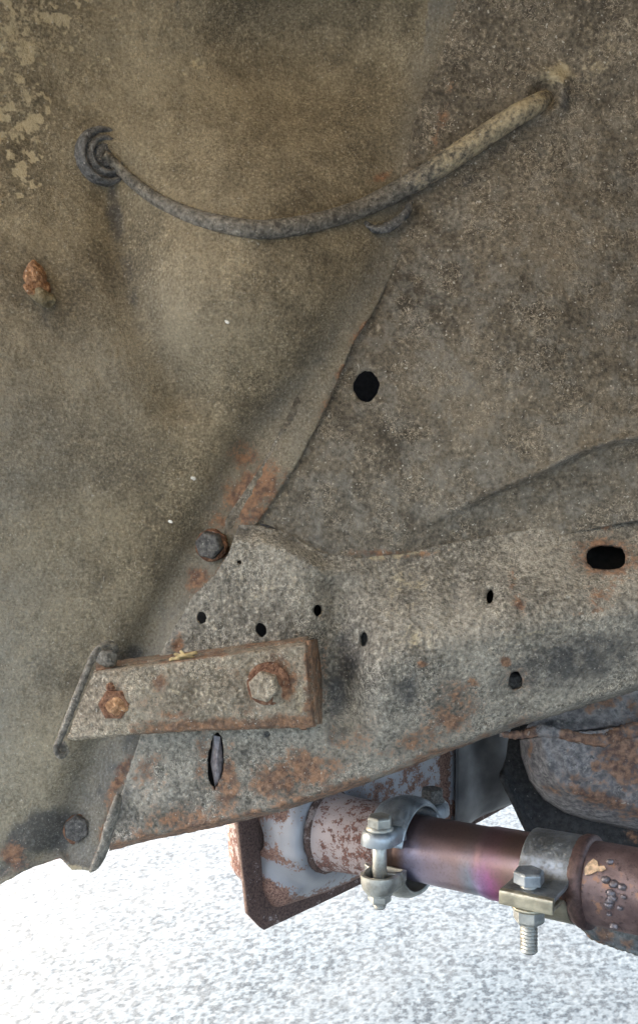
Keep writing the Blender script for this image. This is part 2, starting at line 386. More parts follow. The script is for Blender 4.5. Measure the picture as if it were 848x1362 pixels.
def asphalt():
    n = NT('sunlit_asphalt'); a = n.noise(9, 4, 0.6); g = n.noise(420, 3, 0.6)
    st = n.attr('stone')
    far = n.vor(130); 
    c = n.mix(st, (0.007, 0.012, 0.018), (0.074, 0.092, 0.110))
    c = n.mix(n.ramp(g, 0.40, 0.70, 0.0, 0.35), c, (0.100, 0.117, 0.134))
    c = n.mix(n.ramp(a, 0.3, 0.7, 0.0, 0.25), c, (0.085, 0.092, 0.10))
    n.bump(n.math('ADD', g, far), 0.12, 0.0012); return n.fin(c, 0.6, 0.0, 0.12)
M['asphalt'] = asphalt()

# ================================================================== setting: asphalt
def build_ground():
    def axis(lo, hi, f0, f1, h):
        out = []; v = f0; st = h
        while v > lo: out.append(v); v -= st; st *= 1.35
        out.append(lo); out = out[::-1]
        out += list(np.arange(f0 + h, f1, h)); v = f1; st = h
        while v < hi: out.append(v); v += st; st *= 1.35
        out.append(hi); return np.array(out)
    xs = axis(-40, 40, -0.52, 0.62, 0.0022); ys = axis(-40, 120, 0.72, 1.55, 0.0025)
    X, Y = np.meshgrid(xs, ys); fine = (X > -0.53) & (X < 0.63) & (Y > 0.7) & (Y < 1.6)
    cell = 0.0044; gx = np.floor(X / cell); gy = np.floor(Y / cell)
    best = np.full(X.shape, 9.0); sec = np.full(X.shape, 9.0); col = np.zeros_like(X); hh = np.zeros_like(X)
    for i in (-1, 0, 1):
        for j in (-1, 0, 1):
            cx = gx + i; cy = gy + j
            px = (cx + 0.1 + 0.8 * _hash(cx, cy, 1)); py = (cy + 0.1 + 0.8 * _hash(cx, cy, 2))
            d = np.hypot((X / cell - px), (Y / cell - py)) * (0.8 + 0.5 * _hash(cx, cy, 5))
            m = d < best; sec = np.where(m, best, np.minimum(sec, d)); best = np.where(m, d, best)
            col = np.where(m, _hash(cx, cy, 3), col); hh = np.where(m, _hash(cx, cy, 4), hh)
    edge = np.clip((sec - best) * 2.2, 0, 1)
    Z = (edge ** 0.6) * (0.0003 + 0.0007 * hh) + 0.003 * (fbm(X * 9, Y * 9, 3, 8) - 0.5)
    Z = np.where(fine, Z, 0.001); stone = np.where(fine, (0.25 + 0.75 * edge ** 0.5) * np.where(col < 0.34, 0.02 + 0.6 * col, 0.55 + 0.45 * col), 0.5 + 0.0 * X)
    V = np.stack([X, Y, Z], -1).reshape(-1, 3); ny, nx = X.shape
    I = np.arange(nx * ny).reshape(ny, nx)
    Q = np.stack([I[:-1, :-1], I[:-1, 1:], I[1:, 1:], I[1:, :-1]], -1).reshape(-1, 4)
    o = mk('asphalt_ground', V, Q, M['asphalt'], None, True, {'stone': stone.ravel()})
    o['kind'] = 'structure'; o['label'] = 'bright sunlit asphalt with coarse pale aggregate'
build_ground()

# ================================================================== body panels
SEAM = [(668, -90), (655, 0), (628, 80), (603, 140), (588, 200), (545, 312), (500, 408), (470, 455), (430, 550), (392, 622), (345, 692), (314, 728), (250, 826), (223, 885), (192, 1000), (160, 1062), (132, 1150)]
CREASE = [(560, 90), (545, 230), (505, 370), (405, 510), (335, 590), (288, 680), (205, 830), (150, 950), (100, 1080), (60, 1180)]
def base_d(x, y):
    d = 0.635 - 0.050 * np.clip((330 - y) / 420, 0, 2) ** 2
    return d - 0.018 * np.clip((x - 560) / 300, 0, 2) ** 1.5
def micro(x, y, a=0.0005, sc=7.0, s=0):
    return 1.5 * a * (fbm(x / sc, y / sc, 2, s + 11) - 0.5) * 2 + a * 2.2 * (fbm(x / 42, y / 42, 3, s + 31) - 0.5) * 2
def fender_d(x, y):
    d = base_d(x, y) - 0.0006 - 0.0029 * sstep(270, 420, y)
    q, sg, t = pline(x, y, CREASE); left = np.where(sg > 0, q, 0)
    d = d + (0.007 + 0.006 * sstep(480, 640, y)) * np.exp(-(q / 26) ** 2) * sstep(250, 420, y)
    d = d - 0.085 * np.clip(left / 560, 0, 1.6) ** 1.5 * sstep(150, 650, y + 0.25 * x)
    d = d + 0.034 * np.exp(-(((x - 425) / 150) ** 2 + ((y - 70) / 95) ** 2) ** 1.2)
    dome = np.exp(-(((x - 345) / 150) ** 2 + ((y - 345) / 150) ** 2) ** 1.3); d = d - 0.032 * dome
    v, _, _ = pline(x, y, [(146, 235), (165, 330), (195, 440), (240, 520)])
    d = d + 0.014 * np.exp(-(v / 36) ** 2)
    d = d - 0.035 * sstep(170, -80, x) * sstep(700, 100, y)
    d = d - 0.007 * np.exp(-(((x - 140) / 46) ** 2 + ((y - 210) / 52) ** 2))                     # pressed boss under the grommet
    # lower corner: flattens into a lip that turns back
    b = np.interp(x, [-90, 0, 40, 80, 95, 118, 132], [1216, 1176, 1155, 1140, 1155, 1158, 1150])
    d = d - 0.006 * np.exp(-((b - y) / 9) ** 2)
    return d + micro(x, y, 0.00036, 7, 1)
def fender_a(x, y):
    q, sg, _ = pline(x, y, SEAM)
    rust = 0.75 * np.exp(-(q / 6) ** 2) * sstep(300, 420, y) * sstep(0.42, 0.62, fbm(x / 26, y / 26, 3, 71))
    rust = np.maximum(rust, blobs(x, y, [(335, 655, 34, 52, 35, 0.95), (345, 682, 18, 14, 0, 1.0), (300, 695, 22, 14, 20, 0.8), (262, 772, 16, 22, 35, 0.9), (470, 455, 8, 22, 30, 0.7), (430, 545, 8, 40, 25, 0.45),
                        (325, 605, 22, 26, 20, 0.7), (600, 150, 8, 70, 15, 0.4), (588, 100, 5, 50, 15, 0.4), (160, 1035, 9, 40, 25, 0.9), (20, 1140, 22, 26, 0, 0.7), (60, 1152, 40, 7, -20, 0.8), (140, 1100, 8, 40, 20, 0.7),
                        (48, 372, 14, 18, 0, 0.6), (506, 236, 20, 8, -20, 0.6)], 0.5, 12))
    tan = blobs(x, y, [(30, 40, 70, 80, 20, 0.8), (25, 150, 60, 90, 0, 0.65), (5, 250, 30, 40, 0, 0.6), (110, 60, 60, 40, 0, 0.4), (260, 90, 30, 16, -30, 0.4), (140, 170, 40, 12, -20, 0.45),
                       (105, 1156, 34, 7, 8, 1.0), (380, 230, 160, 110, 0, 0.22), (300, 380, 160, 90, 0, 0.2), (90, 600, 120, 150, 0, 0.14), (640, 110, 60, 60, 0, 0.3)], 0.6, 16, 5)
    gre_shade = blobs(x, y, [(152, 280, 15, 55, -8, 0.75), (172, 380, 18, 80, -12, 0.45), (60, 1110, 70, 36, -20, 0.95), (20, 1150, 60, 24, -20, 0.8), (175, 985, 26, 30, 0, 0.7), (150, 900, 26, 60, 20, 0.4), (165, 870, 40, 16, 0, 0.8),
                       (236, 10, 8, 30, 0, 0.4), (430, 50, 150, 70, 0, 0.22), (60, 420, 10, 24, -10, 0.5), (215, 790, 60, 40, -60, 0.28), (100, 1000, 40, 90, 25, 0.3), (0, 60, 20, 60, 0, 0.3), (345, 690, 30, 6, -60, 0.3)], 0.4, 20, 6)  # grease stains, plus shade painted at top centre, in the valley and crease
    q2, sg2, _ = pline(x, y, CREASE); left = np.where(sg2 > 0, q2, 0)
    fl_ = blobs(x, y, [(30, 50, 90, 130, 15, 1.0), (20, 190, 60, 110, 0, 1.0), (120, 70, 90, 70, 0, 0.6), (255, 90, 26, 12, -30, 0.8)], 0.0)
    tan = np.maximum(tan * 0.7, sstep(0.48, 0.62, fbm(x / 13, y / 13, 4, 123, 0.6) * (0.55 + 0.5 * fl_)) * sstep(0.08, 0.5, fl_))
    grey = np.clip(sstep(40, 260, left) * (0.45 * sstep(300, 560, y) + 0.30 * sstep(700, 1000, y)) + 0.25 * sstep(700, 900, y) + 0.45 * np.where(sg2 > 0, np.exp(-(q2 / 22) ** 2), 1.0), 0, 0.8) * (0.6 + 0.8 * fbm(x / 60, y / 60, 3, 200))
    gre_shade = np.maximum(gre_shade, 0.30 * np.where(sg2 > 0, np.exp(-(q2 / 22) ** 2), 1.0) * (0.5 + fbm(x / 30, y / 30, 3, 230)))
    return {'rust': rust, 'tan': tan, 'grease_shade': gre_shade, 'grey': grey}
fender = thing('inner_fender', 'brown undercoated inner fender panel sweeping to a bolted seam', 'car panel', tuple(P(60, 1170, 0.55)))
fo = dens(SEAM + [(120, 1158), (96, 1157), (80, 1141), (40, 1155), (0, 1176), (-90, 1218), (-90, -90)], 3.0, 1.1, 4)
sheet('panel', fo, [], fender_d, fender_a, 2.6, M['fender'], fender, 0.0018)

TOP = [(318, 698), (345, 699), (380, 708), (430, 737), (480, 742), (540, 736), (600, 722), (680, 708), (760, 693), (848, 676), (960, 655)]
RIDGE = [(520, 716), (580, 690), (640, 660), (715, 628), (770, 600), (815, 586), (900, 572), (1000, 560)]
def bulk_d(x, y):
    d = base_d(x, y)
    q, sg, t = pline(x, y, RIDGE); below = np.where(sg > 0, q, -q)
    below = np.where(y > np.interp(x, [p[0] for p in RIDGE], [p[1] for p in RIDGE]), q, -q)
    k = sstep(500, 760, x)
    d = d - 0.007 * k * np.exp(-np.clip(-below, 0, 999) / 60) + 0.007 * k * sstep(0, 9, below) + 0.004 * k * sstep(5, 40, below) - 0.003 * k * np.exp(-(below / 5) ** 2)
    rim = np.hypot((x - 724) / 1.0, (y - 124) / 1.1); d = d - 0.0035 * np.exp(-((rim - 26) / 9) ** 2) + 0.004 * sstep(20, 8, rim)
    d = d - 0.018 * np.exp(-((x - 690) / 150) ** 2 - ((y - 400) / 170) ** 2)
    hr = np.hypot((x - 487) / 17, (y - 513) / 20); d = d + 0.0012 * np.exp(-((hr - 1) / 0.35) ** 2)
    return d + micro(x, y, 0.00050, 8, 2)
def bulk_a(x, y):
    rust = blobs(x, y, [(590, 150, 10, 60, 15, 0.4), (500, 735, 60, 6, 0, 0.5), (452, 470, 8, 40, 25, 0.5)], 0.5, 12)
    tan = blobs(x, y, [(800, 60, 90, 120, 0, 0.34), (740, 100, 34, 18, -20, 0.75), (735, 180, 40, 30, 0, 0.35), (700, 300, 160, 120, 0, 0.2), (640, 560, 130, 120, 0, 0.2), (560, 640, 100, 60, 0, 0.22), (700, 440, 60, 60, 0, 0.24)], 0.7, 15, 5)
    gre_shade = blobs(x, y, [(752, 130, 10, 40, 10, 0.6), (640, 225, 12, 70, 45, 0.5), (505, 300, 34, 10, -20, 0.5), (840, 440, 24, 120, 0, 0.35), (800, 640, 90, 22, -15, 0.25), (430, 720, 60, 14, 10, 0.3), (560, 350, 50, 60, 0, 0.16)], 0.5, 20, 6)  # grease stains, with shade painted below the ridge; darker under the hose
    grey = np.clip(sstep(0.44, 0.68, fbm(x / 20, y / 20, 4, 210, 0.65)) * 0.5 * sstep(120, 420, y + 0.3 * (x - 500)) + 0.22 * sstep(560, 700, y), 0, 0.8)
    return {'rust': rust, 'tan': tan, 'grease_shade': gre_shade, 'grey': grey}
bulk = thing('bulkhead', 'grey-brown bulkhead panel with one round black hole', 'car panel', tuple(P(600, 740, 0.63)))
bo = dens([(x - 46, y) for x, y in SEAM[:11]] + [(300, 722)] + [(x, y + 16) for x, y in TOP[2:]] + [(960, -90)], 4, 0)
sheet('panel', bo, [ell(487, 514, 17, 20.5, 8, 34, 0.05)], bulk_d, bulk_a, 2.7, M['bulkhead'], bulk, 0.0018)

# ================================================================== frame rail
BOT = [(146, 1132), (200, 1118), (290, 1100), (380, 1078), (480, 1045), (560, 1014), (640, 984), (690, 966), (760, 945), (848, 918), (960, 880)]
LIP = [(470, 905), (540, 880), (620, 856), (700, 838), (770, 826), (848, 812), (960, 795)]
tx, ty = zip(*TOP); bx_, by_ = zip(*BOT); lx, ly = zip(*LIP)
def rail_d(x, y):
    top = np.interp(x, tx, ty); bot = np.interp(x, bx_, by_); lip = np.interp(x, lx, ly)
    right = sstep(420, 520, x)
    prof = 0.631 - 0.044 * sstep(0, 1, np.clip((y - top) / np.maximum(lip - top, 40), 0, 1)) ** 0.8 + 0.032 * np.clip((y - lip) / np.maximum(bot - lip, 20), 0, 1.2) ** 1.2
    plate = 0.629 - 0.016 * sstep(0, 26, y - top) - 0.004 * sstep(700, 1100, y)
    d = plate * (1 - right) + prof * right
    v = np.exp(-((x - 452 - 0.06 * (y - 850)) / 26) ** 2) * sstep(720, 800, y) * sstep(1010, 930, y); d = d + 0.015 * v
    v = np.exp(-((x - 605) / 16) ** 2) * sstep(730, 780, y) * sstep(850, 810, y); d = d + 0.004 * v
    d = d + 0.020 * sstep(7, 0, bot - y) - 0.002 * np.exp(-((bot - y - 10) / 7) ** 2)
    for (cx, cy, r, a) in ((805, 742, 33, 0.004), (683, 909, 20, 0.004), (483, 850, 13, 0.006), (650, 793, 13, 0.003), (288, 1013, 22, 0.002)):
        hr = np.hypot(x - cx, (y - cy) * 0.85) / r; d = d + a * np.exp(-hr ** 2.5)
    return d + micro(x, y, 0.0006, 7, 3)
def rail_a(x, y):
    bot = np.interp(x, bx_, by_)
    rust = blobs(x, y, [(805, 700, 12, 8, 0, 0.7), (805, 742, 44, 32, 0, 0.9), (800, 790, 40, 26, 0, 0.4), (690, 805, 10, 16, 0, 0.75), (680, 770, 8, 16, 0, 0.6), (672, 880, 8, 8, 0, 0.9), (685, 905, 24, 20, 0, 0.5),
                        (560, 884, 9, 6, 0, 1.0), (605, 945, 45, 40, -40, 0.62), (628, 908, 10, 8, 0, 0.8), (560, 990, 60, 26, -20, 0.6), (470, 985, 40, 40, 0, 0.4), (390, 1030, 70, 34, -12, 0.8),
                        (300, 1040, 22, 50, 0, 0.75), (270, 1010, 14, 40, 0, 0.6), (230, 1090, 70, 22, -12, 0.6), (200, 1020, 30, 40, 0, 0.4), (236, 858, 10, 16, 0, 0.8), (330, 862, 90, 8, -7, 0.55), (430, 900, 8, 50, 0, 0.5), (790, 812, 36, 5, -12, 0.5),
                        (545, 740, 60, 5, -8, 0.45), (690, 960, 40, 8, -18, 0.4)], 0.6, 11)
    rust = np.maximum(rust, 0.75 * np.exp(-((bot - y) / 16) ** 2) * (x < 700) * fbm(x / 20, y / 9, 2, 44) * 1.6)
    tan = blobs(x, y, [(350, 780, 110, 60, 0, 0.3), (540, 790, 70, 60, 0, 0.42), (560, 850, 60, 70, 20, 0.36), (520, 740, 90, 7, -6, 0.6), (700, 845, 120, 6, -12, 0.45), (640, 1000, 160, 7, -20, 0.4), (800, 775, 50, 16, 0, 0.35)], 0.7, 12, 5)
    gre_shade = blobs(x, y, [(330, 704, 26, 12, 0, 0.5), (455, 900, 24, 80, 8, 0.8), (450, 970, 20, 30, 20, 0.6), (760, 880, 120, 40, -14, 0.75), (840, 830, 60, 60, 0, 0.4), (830, 690, 30, 26, 0, 0.45), (483, 850, 9, 13, 0, 0.7), (683, 909, 13, 17, 0, 0.8), (545, 920, 30, 50, 30, 0.5), (520, 800, 8, 40, 0, 0.35), (605, 790, 10, 34, 0, 0.4), (160, 1075, 12, 50, 25, 0.55), (290, 985, 12, 8, 0, 0.4)], 0.5, 16, 6)  # grease spots, plus shade painted down the valley and below the lip
    return {'rust': np.clip(rust, 0, 1), 'tan': tan, 'grease_shade': gre_shade}
rail = thing('frame_rail', 'grimy rust-stained frame rail with oblong hole and drilled holes', 'frame rail', tuple(P(480, 1046, 0.60)))
ro = dens([(318, 698), (303, 738), (285, 766), (257, 792), (234, 832), (211, 874), (196, 950), (180, 1000), (160, 1060), (148, 1100)] + BOT + TOP[::-1][:-1], 3.0, 0.9, 6)
holes = [ell(805, 741, 26, 16.5, 0, 34, 0.04, 2.8), ell(268, 822, 6.5, 8.5, -10, 20), ell(347, 838, 7.5, 10, -10, 20), ell(423, 812, 6, 8.5, 0, 20), ell(318, 748, 3.3, 3.3, 0, 12), ell(651, 793, 4.4, 10, 5, 20),
         ell(287, 1012, 11, 38, 4, 36, 0.06, 1.7), ell(685, 906, 9, 13, 0, 22), ell(483, 850, 5.0, 9.5, 5, 20), ell(355, 977, 4.5, 4.5, 0, 14)]
sheet('face', ro, holes, rail_d, rail_a, 2.2, M['rail'], rail, 0.0022)
bo2 = dens([(322, 712), (232, 850), (220, 880), (190, 1000), (165, 1100)] + [(x + 6, y - 12) for x, y in BOT[1:]] + [(x, y + 12) for x, y in TOP[::-1][:-1]], 6)
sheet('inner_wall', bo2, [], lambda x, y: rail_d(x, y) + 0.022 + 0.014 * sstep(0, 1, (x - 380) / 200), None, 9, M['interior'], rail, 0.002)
# metal behind the torn slot and the nut behind the drain hole
bl = W(np.array([284, 293, 297, 293, 286, 280]), np.array([978, 980, 1010, 1038, 1046, 1015]), 0.6135).tolist()
c3 = W(np.array([288.0]), np.array([1012.0]), 0.6065).tolist()
o = mk('blade', bl + c3, [(k, 6, (k + 1) % 6) for k in range(6)], M['blade'], rail, False); o['label'] = 'bare steel tongue showing in the torn slot'
lump('plug', P(684, 910, 0.622), 0.006, 0.004, 0.007, M['rubber'], rail, 3, 0.3)
lump('plug', P(483, 851, 0.624), 0.004, 0.003, 0.006, M['rubber'], rail, 5, 0.2)
o = hexhead('rivet', P(355, 976, 0.616), Vector((0, -1, 0.05)), 0.0036, 0.004, M['bolt'], rail)

# ================================================================== mounting bracket
BR = [(126, 890), (250, 873), (396, 853), (411, 852), (414, 905), (421, 966), (408, 968), (330, 970), (250, 973), (170, 978), (100, 985), (89, 984), (105, 940)]
def br_d(x, y):
    d = 0.583 + 0.028 * sstep(180, 70, x) * 0.55
    top = np.interp(x, [126, 250, 411], [890, 873, 852]); bot = np.interp(x, [89, 250, 421], [984, 973, 966])
    rt = np.interp(y, [852, 905, 966], [411, 414, 421])
    d = d + 0.016 * sstep(6, 0, y - top) + 0.006 * sstep(6, 0, rt - x) + 0.003 * sstep(26, 0, bot - y) + 0.003 * sstep(3, 0, bot - y)
    r = np.hypot(x - 357, y - 910); d = d - 0.0016 * sstep(34, 26, r) + 0.0010 * np.exp(-((r - 29) / 3) ** 2)
    return d + micro(x, y, 0.00075, 6, 4)
def br_a(x, y):
    bot = np.interp(x, [89, 250, 421], [984, 973, 966])
    rust = blobs(x, y, [(153, 932, 16, 24, 0, 0.75), (212, 908, 12, 16, 0, 0.8), (195, 935, 22, 10, 0, 0.5), (372, 890, 26, 16, 40, 1.0), (385, 912, 10, 28, 10, 1.0), (340, 925, 16, 12, 0, 0.6), (330, 945, 20, 12, 0, 0.5), (260, 875, 80, 4, -7, 0.7), (410, 890, 9, 40, 0, 0.9), (412, 940, 10, 30, 0, 0.9), (300, 900, 60, 20, 0, 0.3), (230, 950, 30, 10, 0, 0.5)], 0.6, 9)
    e = np.exp(-((bot - y - 4) / 13) ** 2) * sstep(120, 230, x) * (0.5 + fbm(x / 18, y / 18, 2, 77))
    rust = np.maximum(rust, np.clip(e * 0.95, 0, 1))
    tan = blobs(x, y, [(240, 915, 140, 50, -5, 0.34), (400, 930, 14, 40, 0, 0.5)], 0.7, 9, 5); gre_shade = blobs(x, y, [(345, 905, 12, 20, 0, 0.35), (160, 915, 8, 10, 0, 0.4)], 0.5, 12, 6)
    return {'rust': rust, 'tan': tan, 'grease_shade': gre_shade}
brk = thing('mounting_bracket', 'rust-edged pressed steel bracket held on by two crusted bolts', 'bracket', tuple(P(250, 975, 0.59)))
sheet('plate', dens(BR, 2.5, 0.9, 9), [], br_d, br_a, 1.7, M['bracket'], brk, 0.003)
def strip3(name, A, B, mat, parent, th=0.0022, attrs=None, rows=5, rag=0.0):
    """ruled strip between two 3D polylines"""
    n = len(A); V = []; Fc = []
    for r in range(rows):
        t = r / (rows - 1)
        for k in range(n):
            p = Vector(A[k]).lerp(Vector(B[k]), t); p += Vector((0, 1, 0.3)) * rag * (random.random() - 0.5) * (r in (0, rows - 1)); V.append(p)
    for r in range(rows - 1):
        for k in range(n - 1): Fc.append((r * n + k, (r + 1) * n + k, (r + 1) * n + k + 1, r * n + k + 1))
    o = mk(name, V, Fc, mat, parent, True, attrs(n * rows) if attrs else None); solid(o, th, 0); return o
full = lambda k, v: (lambda n: {k: np.full(n, v)})
ex = np.linspace(128, 410, 60); ey = np.interp(ex, [126, 250, 411], [891, 874, 853])
strip3('top_flange', [P(a, b, 0.598) for a, b in zip(ex, ey)], [P(a - 1, b - 6, 0.6165) for a, b in zip(ex, ey)], M['bracket'], brk, 0.0024, full('rust', 0.5), 6, 0.001)
ky = np.linspace(852, 964, 30)
strip3('end_flange', [P(np.interp(b, [852, 905, 966], [410, 413, 420]), b, 0.588) for b in ky], [P(np.interp(b, [852, 905, 966], [420, 426, 427]), b - 2, 0.6165) for b in ky], M['bracket'], brk, 0.0024, full('rust', 0.6), 6, 0.001)
hexhead('bolt', P(153, 936, 0.5885), Vector((0.1, -1, 0.1)), 0.0100, 0.0068, M['rust'], brk, 0.5)
b1 = lump('rust_scale', P(155, 938, 0.5840), 0.0064, 0.0046, 0.0066, M['stud'], brk, 12, 0.4, 4); b1['label'] = 'flaking rust over the bolt head'
w1 = lathe('washer', P(357, 909, 0.5825), Vector((0.05, -1, 0.02)), [(0, 0.0135), (0.0016, 0.0135), (0.0022, 0.0125), (0.0022, 0.003)], M['rust'], brk, 30, True, None, True, 0.05)
b2 = hexhead('bolt', P(353, 912, 0.581), Vector((-0.15, -1, 0.06)), 0.0098, 0.0085, M['bracket'], brk, 0.25)
lump('rust_scale', P(147, 914, 0.5855), 0.003, 0.002, 0.003, M['rust'], brk, 21, 0.4, 2)

# rubber bead beside the bracket
bead = thing('seal_bead', 'thin grey rubber bead hooked round the open end of the bracket', 'seal', tuple(P(82, 1000, 0.56)))
bp_ = curve([(156, 866, 0.600, 5), (150, 857, 0.590, 5), (138, 858, 0.582, 5), (126, 870, 0.576, 6), (112, 902, 0.572, 6.5), (97, 940, 0.569, 6.5), (82, 978, 0.567, 6), (75, 996, 0.567, 5.5), (82, 1006, 0.568, 5), (91, 998, 0.572, 4)], 50)
tube('cord', [P(a, b, d) for a, b, d, r in bp_], [0.78 * r / F * d * random.uniform(0.9, 1.1) for a, b, d, r in bp_], M['hose'], bead, 12, True, {'tan': np.linspace(0.35, 0.12, 50)})
lump('tab', P(143, 874, 0.597), 0.007, 0.003, 0.0055, M['hose'], bead, 7, 0.5)
lump('tab', P(84, 997, 0.572), 0.004, 0.0025, 0.005, M['hose'], bead, 8, 0.5)

# fender bolts, folded lip, stud
hexhead('bolt', P(281, 724, 0.628), Vector((-0.25, -1, -0.1)), 0.0098, 0.0075, M['bolt'], fender, 0.3)
lathe('washer', P(282, 725, 0.6315), Vector((-0.2, -1, -0.05)), [(0, 0.0115), (0.0035, 0.0110), (0.004, 0.009)], M['rust'], fender, 26, True, None, True, 0.12)
fd = float(fender_d(np.array([105.0]), np.array([1102.0]))[0])
hexhead('bolt', P(104, 1100, fd + 0.001), Vector((0.12, -1, 0.1)), 0.0092, 0.0085, M['bolt'], fender, 0.1)
lathe('washer', P(105, 1103, fd + 0.002), Vector((0.1, -1, 0.05)), [(0, 0.0105), (0.002, 0.0105), (0.0025, 0.009)], M['rust'], fender, 26, True, None, True, 0.1)
fl = curve([(158, 1062, 0.598, 9), (154, 1074, 0.590, 11), (146, 1100, 0.588, 12), (137, 1130, 0.588, 12), (128, 1150, 0.590, 10), (122, 1157, 0.594, 5)], 36)
o = tube('folded_lip', [P(a + random.uniform(-.5, .5), b, d) for a, b, d, r in fl], [r / F * d * random.uniform(.93, 1.07) for a, b, d, r in fl], M['hose'], fender, 14, True, None, 0.55); o['label'] = 'grey folded sheet lip at the foot of the seam'
fs = float(fender_d(np.array([50.0]), np.array([380.0]))[0])
stud = lump('stud', P(47, 368, fs - 0.003), 0.0062, 0.008, 0.0085, M['stud'], fender, 31, 0.45, 4)
lump('stud_crust', P(50, 384, fs - 0.002), 0.0072, 0.007, 0.0060, M['stud'], fender, 36, 0.45, 4); stud['label'] = 'rusty broken stud'
lump('stud_crust', P(57, 395, fs - 0.003), 0.0085, 0.007, 0.0055, M['mud'], fender, 33, 0.5, 3, Matrix.Rotation(0.5, 3, 'Y').to_euler())

# ================================================================== rubber hose across the panels
hose = thing('rubber_hose', 'drooping dusty rubber hose from a grommet to a sealed hole', 'hose', tuple(P(360, 316, 0.60)))
hp = curve([(138, 206, 8), (152, 217, 8), (175, 240, 9), (215, 269, 10.5), (270, 292, 12.5), (330, 304, 13.5), (370, 304, 14), (430, 293, 13.5), (490, 273, 14), (560, 236, 16), (620, 197, 16.5), (680, 157, 16), (712, 139, 15), (726, 131, 13)], 130)
hx, hy, hr = hp.T; hr = hr * 0.9
hf = np.where(hx < 560, fender_d(hx, hy), np.minimum(bulk_d(hx, hy), base_d(hx, hy) - 0.003))
ker = np.ones(15) / 15; hf = np.convolve(np.pad(hf, 7, 'edge'), ker, 'valid')
off = np.interp(hx, [138, 160, 230, 330, 500, 600, 690, 712, 726], [0.004, 0.001, -0.0005, 0.003, 0.004, 0.007, 0.006, 0.002, -0.010])
hd = hf - off
tube('sleeve', [P(a, b, d) for a, b, d in zip(hx, hy, hd)], hr / F * hd * (1 + 0.05 * (fbm(hx / 9, hy / 9, 3, 61) - 0.5)), M['hose'], hose, 20, True,
     {'tan': np.interp(hx, [140, 200, 260, 330, 440, 540, 600, 730], [0.30, 0.26, 0.12, 0.0, 0.0, 0.32, 0.60, 0.62])})
gd = float(fender_d(np.array([140.0]), np.array([210.0]))[0])
ga = Vector((0.75, -1, -0.12))
gc = P(136, 209, gd + 0.004)
lathe('grommet', gc, ga, [(-0.010, 0.0190), (0.002, 0.0195), (0.0075, 0.0186), (0.0095, 0.0168), (0.0085, 0.0152), (0.0055, 0.0146), (0.0050, 0.0136), (0.0085, 0.0128), (0.0105, 0.0112), (0.0095, 0.0096), (0.0060, 0.0090), (0.0055, 0.0080), (0.0085, 0.0070), (0.008, 0.0045)], M['rubber'], hose, 40, True, None, True, 0.03)
rd = float(bulk_d(np.array([724.0]), np.array([124.0]))[0])
ring = [P(724 + 25 * math.cos(t), 121 + 26 * math.sin(t), rd - 0.0015 - 0.0006 * math.sin(5 * t)) for t in np.linspace(-2.6, 1.5, 40)]
o = tube('sealant_ring', ring, [0.0042 * (0.35 + 0.75 * math.sin(math.pi * k / 39) ** 0.6) * random.uniform(.85, 1.15) for k in range(40)], M['mud'], hose, 12); o['label'] = 'tan sealant smeared round the hose hole'
cp = curve([(484, 296), (500, 305), (520, 300), (540, 283), (545, 268)], 20)
o = tube('clip', [P(a, b, 0.622) for a, b in cp], [0.0030 * (0.6 + 0.6 * math.sin(math.pi * k / 19)) * random.uniform(.85, 1.15) for k in range(20)], M['rubber'], hose, 10, True, {'tan': np.linspace(0.1, 0.5, 20)})

# ================================================================== catalytic converter
FO = P(345, 1234, 0.773); FU = Vector((0.80, 0.60, 0)).normalized(); FN = Vector((FU.y, -FU.x, 0))   # flange plane: runs back to the right, faces the camera side
def on_plane(px, py, off=0.0):
    r = Vector(((px - CX) / F, 1, -(py - CY) / F)); o0 = FO + FN * off
    t = (o0 - Vector((0, 0, CAMZ))).dot(FN) / r.dot(FN); p = Vector((0, 0, CAMZ)) + r * t; q = p - FO
    return (q.dot(FU), q.z)
def Wp(u, v, n): return np.stack([FO.x + FU.x * u + FN.x * n, FO.y + FU.y * u + FN.y * n, FO.z + v], -1)
conv = thing('catalytic_converter', 'rust-freckled clamshell converter with crimped flange hanging over the asphalt', 'exhaust part', tuple(FO))
fl_px = [(308, 1050), (326, 1214), (345, 1234), (420, 1199), (500, 1161), (600, 1108), (690, 1059)]
fp = [on_plane(a, b) for a, b in fl_px]; top_v = 0.20
fpoly = np.array(fp + [(fp[-1][0], top_v), (fp[0][0], top_v)])
def flange_d(x, y): return 0.0005 * (fbm(x * 90, y * 90, 3, 3) - 0.5)
sheet('flange', dens(fpoly.tolist(), 0.004, 0), [], flange_d, lambda x, y: {'rust': 0.2 + 0 * x}, 0.004, M['rim'], conv, 0.006, Wp)
sp = [on_plane(a, b) for a, b in [(337, 1050), (345, 1185), (356, 1203), (420, 1183), (480, 1157), (560, 1120), (690, 1048)]]
u0, u1 = sp[0][0], sp[-1][0] - 0.01
spoly = np.array(sp[:-1] + [(u1, sp[-1][1]), (u1, top_v - 0.012), (u0, top_v - 0.012)])
def edge_dist(x, y, poly):
    q, _, _ = pline(x, y, poly.tolist() + [poly[0].tolist()]); return q
